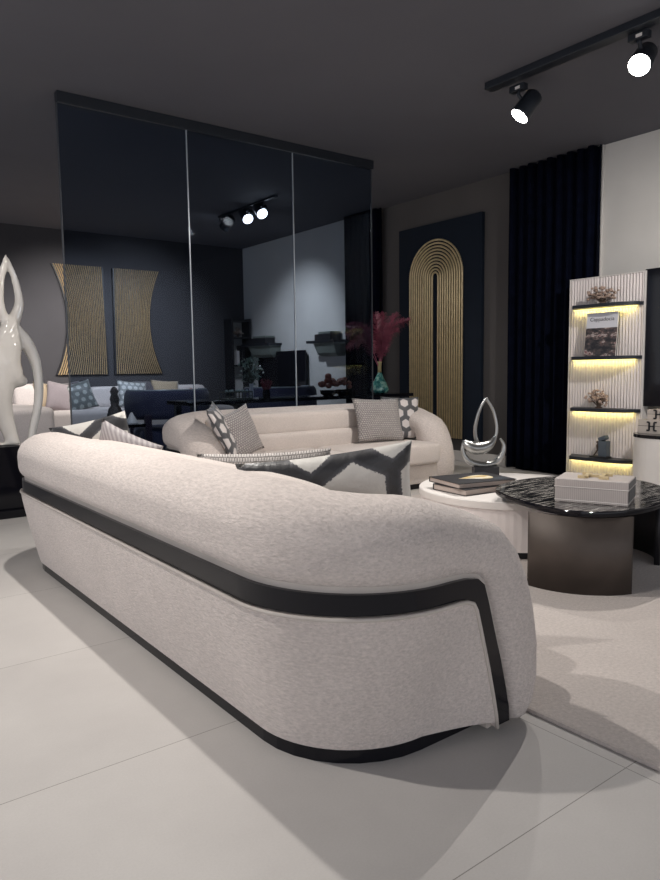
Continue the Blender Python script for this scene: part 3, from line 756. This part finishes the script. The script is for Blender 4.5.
# vase with plumes
va = thing('vase', 'teal glass teardrop vase with slim gold neck on the dark console table', 'vase', (5.80, 6.60, ZC))
obj('body', lathe(BM(), [(0.05, 0), (0.105, 0.012), (0.115, 0.05), (0.10, 0.11), (0.06, 0.18), (0.032, 0.24), (0.026, 0.26)], 32), 'vase', va, True)
obj('neck', lathe(BM(), [(0.026, 0.26), (0.022, 0.31), (0.026, 0.37), (0.034, 0.395), (0.03, 0.395)], 24), 'stem', va, True)
fe = thing('feather_plumes', 'burgundy feather plumes standing in the teal vase', 'feathers', (5.80, 6.60, ZC + 0.30))
def plume(end, mid, w, seed):
    rnd = random.Random(seed); b = BM(); q = spline([(0, 0, 0.0), (mid[0] * .4, mid[1] * .4, mid[2] * .45), mid, end], 9)
    k = len(q); tube(b, q, [0.004 - 0.002 * i / k for i in range(k)], 5)
    for i in range(int(k * .34), k):
        s = (i / k - .34) / .66; T = (q[min(k - 1, i + 1)] - q[max(0, i - 1)]).normalized()
        ww = w * (0.35 + sin(pi * min(1, s * .85 + .12)))
        for r in range(16):
            side = Vector((rnd.uniform(-1, 1), rnd.uniform(-1, 1), rnd.uniform(-.7, .7))).cross(T).normalized()
            p0 = q[i] + T * rnd.uniform(-.02, .02); p1 = p0 + side * ww * .55 + T * ww * rnd.uniform(.2, .6); p2 = p0 + side * ww * rnd.uniform(.8, 1.1) + T * ww * rnd.uniform(.3, .7) + Vector((0, 0, -ww * .25))
            n = T.cross(side) * 0.0022 + T * 0.002
            v = [b.verts.new(x) for x in (p0 - n, p0 + n, p1 + n, p2, p1 - n)]
            b.faces.new(v)
    return obj('plume', b, 'feather', fe)
ends = [((-0.05, 0, .60), (-0.02, 0, .36), .10), ((0.10, .04, .60), (0.04, .02, .36), .10), ((0.26, 0, .60), (0.10, 0, .42), .10), ((0.40, -.05, .55), (0.18, 0, .47), .08),
        ((-0.40, .05, .38), (-0.20, .02, .42), .09), ((-0.36, .1, .24), (-0.20, .05, .33), .08), ((-0.46, -.02, .47), (-0.24, 0, .45), .07), ((0.22, .1, .34), (0.10, .05, .28), .08), ((0.0, -.08, .48), (0, -.04, .28), .10), ((0.32, .05, .44), (.13, .05, .34), .09)]
for i, (e, mdd, w) in enumerate(ends): plume([x * 1.12 for x in e], [x * 1.1 for x in mdd], w * 0.95, i)

def rose_bunch(label, loc, seed, n=11, s=1.0):
    rnd = random.Random(seed); t = thing('rose_bouquet', label, 'flowers', loc)
    obj('bowl', lathe(BM(), [(0.05 * s, 0), (0.08 * s, 0.02), (0.085 * s, 0.06), (0.07 * s, 0.065)], 20), 'black_gloss', t, True)
    bl = BM()
    for i in range(n):
        a = rnd.uniform(0, 2 * pi); r = rnd.uniform(0, .095) * s; c = (cos(a) * r, sin(a) * r, (0.07 + rnd.uniform(0, .05) + .09 * (1 - r / .12)) * s)
        for k, (rr, hh) in enumerate(((.036, .8), (.028, 1.0), (.018, 1.25))):
            g = bmesh.ops.create_icosphere(bl, subdivisions=2, radius=rr * s, matrix=Matrix.Translation(c) @ Matrix.Rotation(rnd.uniform(0, 3), 4, 'Z') @ Matrix.Diagonal((1, .86, hh, 1)))
    obj('blossoms', bl, 'rose', t); return t
rose_bunch('rust red rose bunch on the console, left of the two by the right pane', (4.98, 6.58, ZC), 1, 16, 1.15)
rose_bunch('rust red rose bunch on the console, right of the two by the right pane', (5.24, 6.64, ZC), 2, 14, 1.0)
lb = thing('lattice_box', 'olive wood lattice box with trinkets on the dark console table', 'box', (3.74, 6.58, ZC))
b = BM(); bb(b, (-0.16, -0.08, 0), (0.16, 0.08, 0.012)); bb(b, (-0.16, -0.08, 0.07), (0.16, -0.07, 0.085)); bb(b, (-0.16, 0.07, 0.07), (0.16, 0.08, 0.085))
for k in range(9):
    for y in (-0.08, 0.07): bb(b, (-0.16 + k * 0.0395, y, 0.012), (-0.156 + k * 0.0395, y + .01, 0.07))
bb(b, (-0.16, -.08, .03), (.16, -.07, .036)); obj('body', b, 'olive', lb)
b = BM()
for k in range(7): bmesh.ops.create_icosphere(b, subdivisions=1, radius=0.02, matrix=Matrix.Translation((-0.12 + .04 * k, random.uniform(-.03, .03), .085)))
obj('trinkets', b, 'leaf_pale', lb)
pt = thing('potted_plant', 'leafy plant with pale blooms in a slim white vase on the console', 'plant', (3.98, 6.66, ZC))
obj('pot', lathe(BM(), [(0.022, 0), (0.026, 0.06), (0.018, 0.13), (0.024, 0.16), (0.02, 0.16)], 20), 'white', pt, True)
bs, bf, bp = BM(), BM(), BM(); rnd = random.Random(4)
for i in range(34):
    a = rnd.uniform(0, 2 * pi); e = Vector((cos(a) * rnd.uniform(.03, .18), sin(a) * rnd.uniform(.02, .12), rnd.uniform(.18, .44)))
    tube(bs, [(0, 0, .15), (e.x * .5, e.y * .5, .15 + e.z * .3), (e.x, e.y, e.z)], 0.003, 5)
    for k in range(5):
        c = e + Vector([rnd.uniform(-.035, .035) for _ in range(3)]); tgt = bp if k == 0 and i % 2 else bf
        mtx = Matrix.Translation(c) @ Matrix.Rotation(rnd.uniform(0, 6), 4, 'Z') @ Matrix.Rotation(rnd.uniform(-1, 1), 4, 'X') @ Matrix.Diagonal((.014, .026, .003, 1))
        bmesh.ops.create_icosphere(tgt, subdivisions=1, radius=1, matrix=mtx)
obj('stems', bs, 'olive', pt); obj('leaves', bf, 'leaf', pt); obj('pale_leaves', bp, 'leaf_pale', pt)
rs = thing('red_stems', 'small bunch of red berry stems beside the leafy plant on the console', 'flowers', (4.16, 6.64, ZC))
b = BM(); lathe(b, [(0.04, 0), (0.045, 0.05), (0.035, 0.09), (0.03, 0.09)], 18); obj('holder', b, 'black_gloss', rs, True)
b = BM()
for i in range(10):
    a = i * .63; e = Vector((cos(a) * .06, sin(a) * .05, rnd.uniform(.15, .23))); tube(b, [(0, 0, .08), e * .6, e], .005, 5)
    for k in range(4): bmesh.ops.create_icosphere(b, subdivisions=1, radius=.013, matrix=Matrix.Translation(e * (1 - .12 * k) + Vector((.008 * (k % 2), 0, 0))))
obj('berries', b, 'red', rs)

# ------------------------------------------------------------------ behind the glass: back wall art
def fluted(label, x0, x1, flip):
    t = thing('wall_art', label, 'wall art', ((x0 + x1) / 2, BY - 0.03, 1.19), (0, 0, 0), None)
    H, Wd = 1.77, x1 - x0
    def edge(s, z):   # s 0..1 across, waist on the outer side
        k = 1 - (2 * z / H - 1) ** 2
        inn = Wd / 2 - 0.015 + 0.03 * (1 - z / H); outx = -Wd / 2 + 0.20 * k
        x = outx + (inn - outx) * s
        return -x if flip else x
    n = 22; Z = [H * i / 16 for i in range(17)]
    b = BM()
    rings = [[Vector((edge(-.03, z), -0.005, z)), Vector((edge(1.02, z), -0.005, z)), Vector((edge(1.02, z), 0.028, z)), Vector((edge(-.03, z), 0.028, z))] for z in Z]
    ring_loft(b, rings); obj('backing', b, 'black', t)
    b = BM()
    for i in range(n):
        s0, s1 = i / n, (i + .55) / n
        ring_loft(b, [[Vector((edge(s0, z), -0.006, z)), Vector((edge((s0 + s1) / 2, z), -0.03, z)), Vector((edge(s1, z), -0.006, z))] for z in Z])
    obj('gold_flutes', b, 'gold', t); return t
fluted('fluted gold wall panel with curved left side, left of the pair behind the glass', 3.39, 4.20, False)
fluted('fluted gold wall panel with curved right side, right of the pair behind the glass', 4.36, 5.18, True)

# white sectional, armchairs, side table
se = thing('sectional_sofa', 'long white sectional sofa against the slate back wall', 'sofa', (3.6, 11.0, 0))
obj('plinth', bb(BM(), (-1.75, -1.35, 0), (2.2, 0.55, 0.08)), 'black', se)
b = BM(); squircle(b, (0.25, -0.12, 0.37), (4.0, 1.25, 0.58), 0.12, 48, 16); obj('seat', b, 'offwhite_fabric', se, True)
b = BM(); squircle(b, (-1.35, -0.55, 0.42), (0.95, 1.75, 0.70), 0.14, 40, 16); obj('arm', b, 'offwhite_fabric', se, True)
for k, (a, c) in enumerate(((-1.0, 0.15), (0.17, 1.2), (1.22, 2.2))):
    b = BM(); squircle(b, ((a + c) / 2, 0.42, 0.74), (c - a, 0.30, 0.50), 0.2); obj('back_cushion', b, 'offwhite_fabric', se, True)
SZ = 0.64
def sp_pillow(px, mat, label, ry, w=.48, y=10.95, rz=0, h=.46):
    p = at(px, 400, 1, y); pillow(label, mat, (p.x, y, SZ), (D(-18), D(ry), D(rz)), w, h, .14, None, 12)
sp_pillow(30, 'offwhite_fabric', 'plain white pillow at the left end of the sectional sofa', 0, .45)
sp_pillow(46, 'tan', 'tan pillow on the sectional sofa beside the ivory sculpture', 8, .40, 10.9)
sp_pillow(60, 'lilac', 'lilac grey pillow on the sectional sofa left of the glass edge', 12, .46, 10.82)
sp_pillow(72, 'charcoal_fabric', 'dark grey striped pillow on the sectional sofa behind the glass edge', -6, .42, 10.95)
sp_pillow(84, 'greygreen', 'grey green patterned pillow on the sectional sofa behind the glass', -14, .48, 10.80)
sp_pillow(133, 'pale_pat', 'pale patterned pillow on the sectional sofa above the navy armchair', 6, .5, 10.85)
sp_pillow(150, 'charcoal_fabric', 'charcoal pillow on the sectional sofa above the navy armchair', 0, .5, 10.95)
sp_pillow(167, 'tan', 'tan pillow at the right end of the sectional sofa', 4, .5, 10.9)
rose_bunch('rust red rose bunch behind the glass above the navy armchair', (5.18, 10.6, SZ + 0.02), 6, 16, 1.25)

def make_armchair(label, loc, rz):
    t = thing('armchair', label, 'armchair', loc, (0, 0, rz))
    b = BM(); squircle(b, (0, 0.05, 0.33), (0.86, 0.80, 0.30), 0.3, 40, 16); obj('seat', b, 'navy_fabric', t, True)
    b = BM(); rings = []
    for i in range(33):
        a = radians(-25 + 230 * i / 32) ; d = Vector((cos(a) * .52, -sin(a) * .42 , 0))
        nrm = Vector((cos(a), -sin(a), 0))
        ring = []
        for k in range(16):
            u = 2 * pi * k / 16; ring.append(d + nrm * .055 * sp(cos(u), .7) + Vector((0, 0, .78 + .19 * sp(sin(u), .6))))
        rings.append(ring)
    ring_loft(b, rings); obj('backrest', b, 'navy_fabric', t, True)
    for x, y in ((-.34, -.36), (.34, -.36), (-.42, .30), (.42, .30)):
        obj('leg', bb(BM(), (x - .045, y - .04, 0), (x + .045, y + .04, .66), .008), 'plum', t)
    b = BM(); pts = [Vector((cos(radians(-25 + 230 * i / 32)) * .53, -sin(radians(-25 + 230 * i / 32)) * .43, .972)) for i in range(33)]
    tube(b, pts, .011, 8); obj('rim_piping', b, 'glass_edge', t, True)
    return t
ch = make_armchair('navy armchair with wide wrapped back, left of the two behind the glass', (4.02, 8.95, 0), D(-12))
c2 = copy_tree(ch); c2.location = (5.72, 8.75, 0); c2.rotation_euler = (0, 0, D(-4)); c2['label'] = 'navy armchair in front of the dark screen, right of the two behind the glass'

stb = thing('side_table', 'low dark side table under the bronze figurine', 'side table', (3.22, 8.75, 0))
obj('tabletop', bb(BM(), (-0.28, -0.28, 0.52), (0.28, 0.28, 0.56), .004), 'black_gloss', stb)
obj('column', bb(BM(), (-0.12, -0.12, 0.02), (0.12, 0.12, 0.52)), 'black_metal', stb)
obj('foot', bb(BM(), (-0.22, -0.22, 0), (0.22, 0.22, 0.02)), 'black_metal', stb)
fg = thing('bronze_vase', 'slender bronze vase with knobbed top on the low dark side table', 'vase', (3.20, 8.72, 0.56))
obj('body', lathe(BM(), [(0.05, 0), (0.085, 0.03), (0.10, 0.12), (0.075, 0.20), (0.045, 0.24), (0.055, 0.27)], 24), 'bronze', fg, True)
obj('neck', lathe(BM(), [(0.05, 0.27), (0.06, 0.32), (0.04, 0.38), (0.055, 0.41), (0.03, 0.46), (0.01, 0.475)], 24), 'bronze', fg, True)
tag(obj('paper_cone', lathe(BM(), [(0.085, 0), (0.08, 0.01), (0.012, 0.14)], 20), 'white', None, True, (3.40, 8.68, 0.56)), 'small white cone ornament beside the bronze vase', 'ornament')

# screen, wall shelves and corner niche on the far white wall
ts = thing('television', 'black screen on the far white wall behind the glass', 'television', (6.82, 10.37, 0.86))
obj('screen', bb(BM(), (-0.02, -0.76, 0), (0, 0.76, 0.69), .004), 'black_gloss', ts)
obj('back_shell', bb(BM(), (0, -0.7, 0.04), (0.06, 0.7, 0.65)), 'black', ts)
def wall_shelf(label, y0, y1, z, blabel):
    t = thing('wall_shelf', label, 'shelf', (WX, (y0 + y1) / 2, z)); h = (y1 - y0) / 2
    obj('board', bb(BM(), (-0.28, -h, -0.04), (0, h, 0), .003), 'black_metal', t)
    b = BM(); rings = [[(-0.22 + .05 * k, -h + .02 , -.04 - .2 * k) for k in (0, 1)] ]
    b = BM(); ring_loft(b, [[(-0.24, -h + 0.04, -0.04), (0, -h + 0.04, -0.04), (0, h * .62, -0.04), (-0.24, h * .62, -0.04)], [(-0.20, -h + 0.05, -0.20), (0, -h + 0.05, -0.20), (0, h * .45, -0.20), (-0.20, h * .45, -0.20)], [(-0.14, -h + 0.07, -0.25), (0, -h + 0.07, -0.25), (0, h * .38, -0.25), (-0.14, h * .38, -0.25)]])
    obj('drawer_body', b, 'green_grey', t)  # grey green body narrowing downwards below the board
    bx = thing('storage_box', blabel, 'box', (WX - 0.13, (y0 + y1) / 2 - .02, z))
    obj('body', bb(BM(), (-0.1, -h * .55, 0), (0.1, h * .6, 0.10), .004), 'black', bx); obj('lid', bb(BM(), (-0.103, -h * .56, 0.10), (0.103, h * .3, 0.135), .004), 'green_grey', bx)
wall_shelf('floating wall shelf with grey green drawer, on the white wall left of the pane joint', 10.46, 11.41, 1.70, 'dark lidded box on the floating shelf above the black screen')
wall_shelf('floating wall shelf with grey green drawer, beside the far navy curtain', 8.60, 9.33, 1.68, 'dark lidded box on the floating shelf beside the far navy curtain')
nk = thing('corner_shelf', 'narrow dark shelving in the far corner beside the white wall', 'shelf unit', (6.66, BY, 0.6))
b = BM(); bb(b, (-0.17, -0.02, 0), (0.17, -0.001, 1.55)); obj('back_panel', b, 'wall_white', nk)
b = BM(); bb(b, (-0.20, -0.30, 0), (-0.17, -0.001, 1.58)); bb(b, (0.17, -0.30, 0), (0.20, -0.001, 1.58)); obj('side_panel', b, 'black', nk)
for z in (0.05, 0.72, 1.24, 1.55): obj('shelf', bb(BM(), (-0.17, -0.30, z - 0.02), (0.17, -0.02, z + 0.01)), 'black', nk)
tag(obj('book', bb(BM(), (-0.03, -0.1, 0), (0.03, 0.1, 0.36), .003), 'black', None, False, (6.72, BY - 0.16, 1.331)), 'tall black book on the corner shelving', 'book')
tag(obj('book', bb(BM(), (-0.03, -0.1, 0), (0.03, 0.1, 0.26), .003), 'offwhite_fabric', None, False, (6.60, BY - 0.16, 1.331)), 'pale book on the corner shelving', 'book')
coral('dark dried twigs on the upper corner shelf', (6.66, BY - 0.16, 1.851), 9, 1.1)
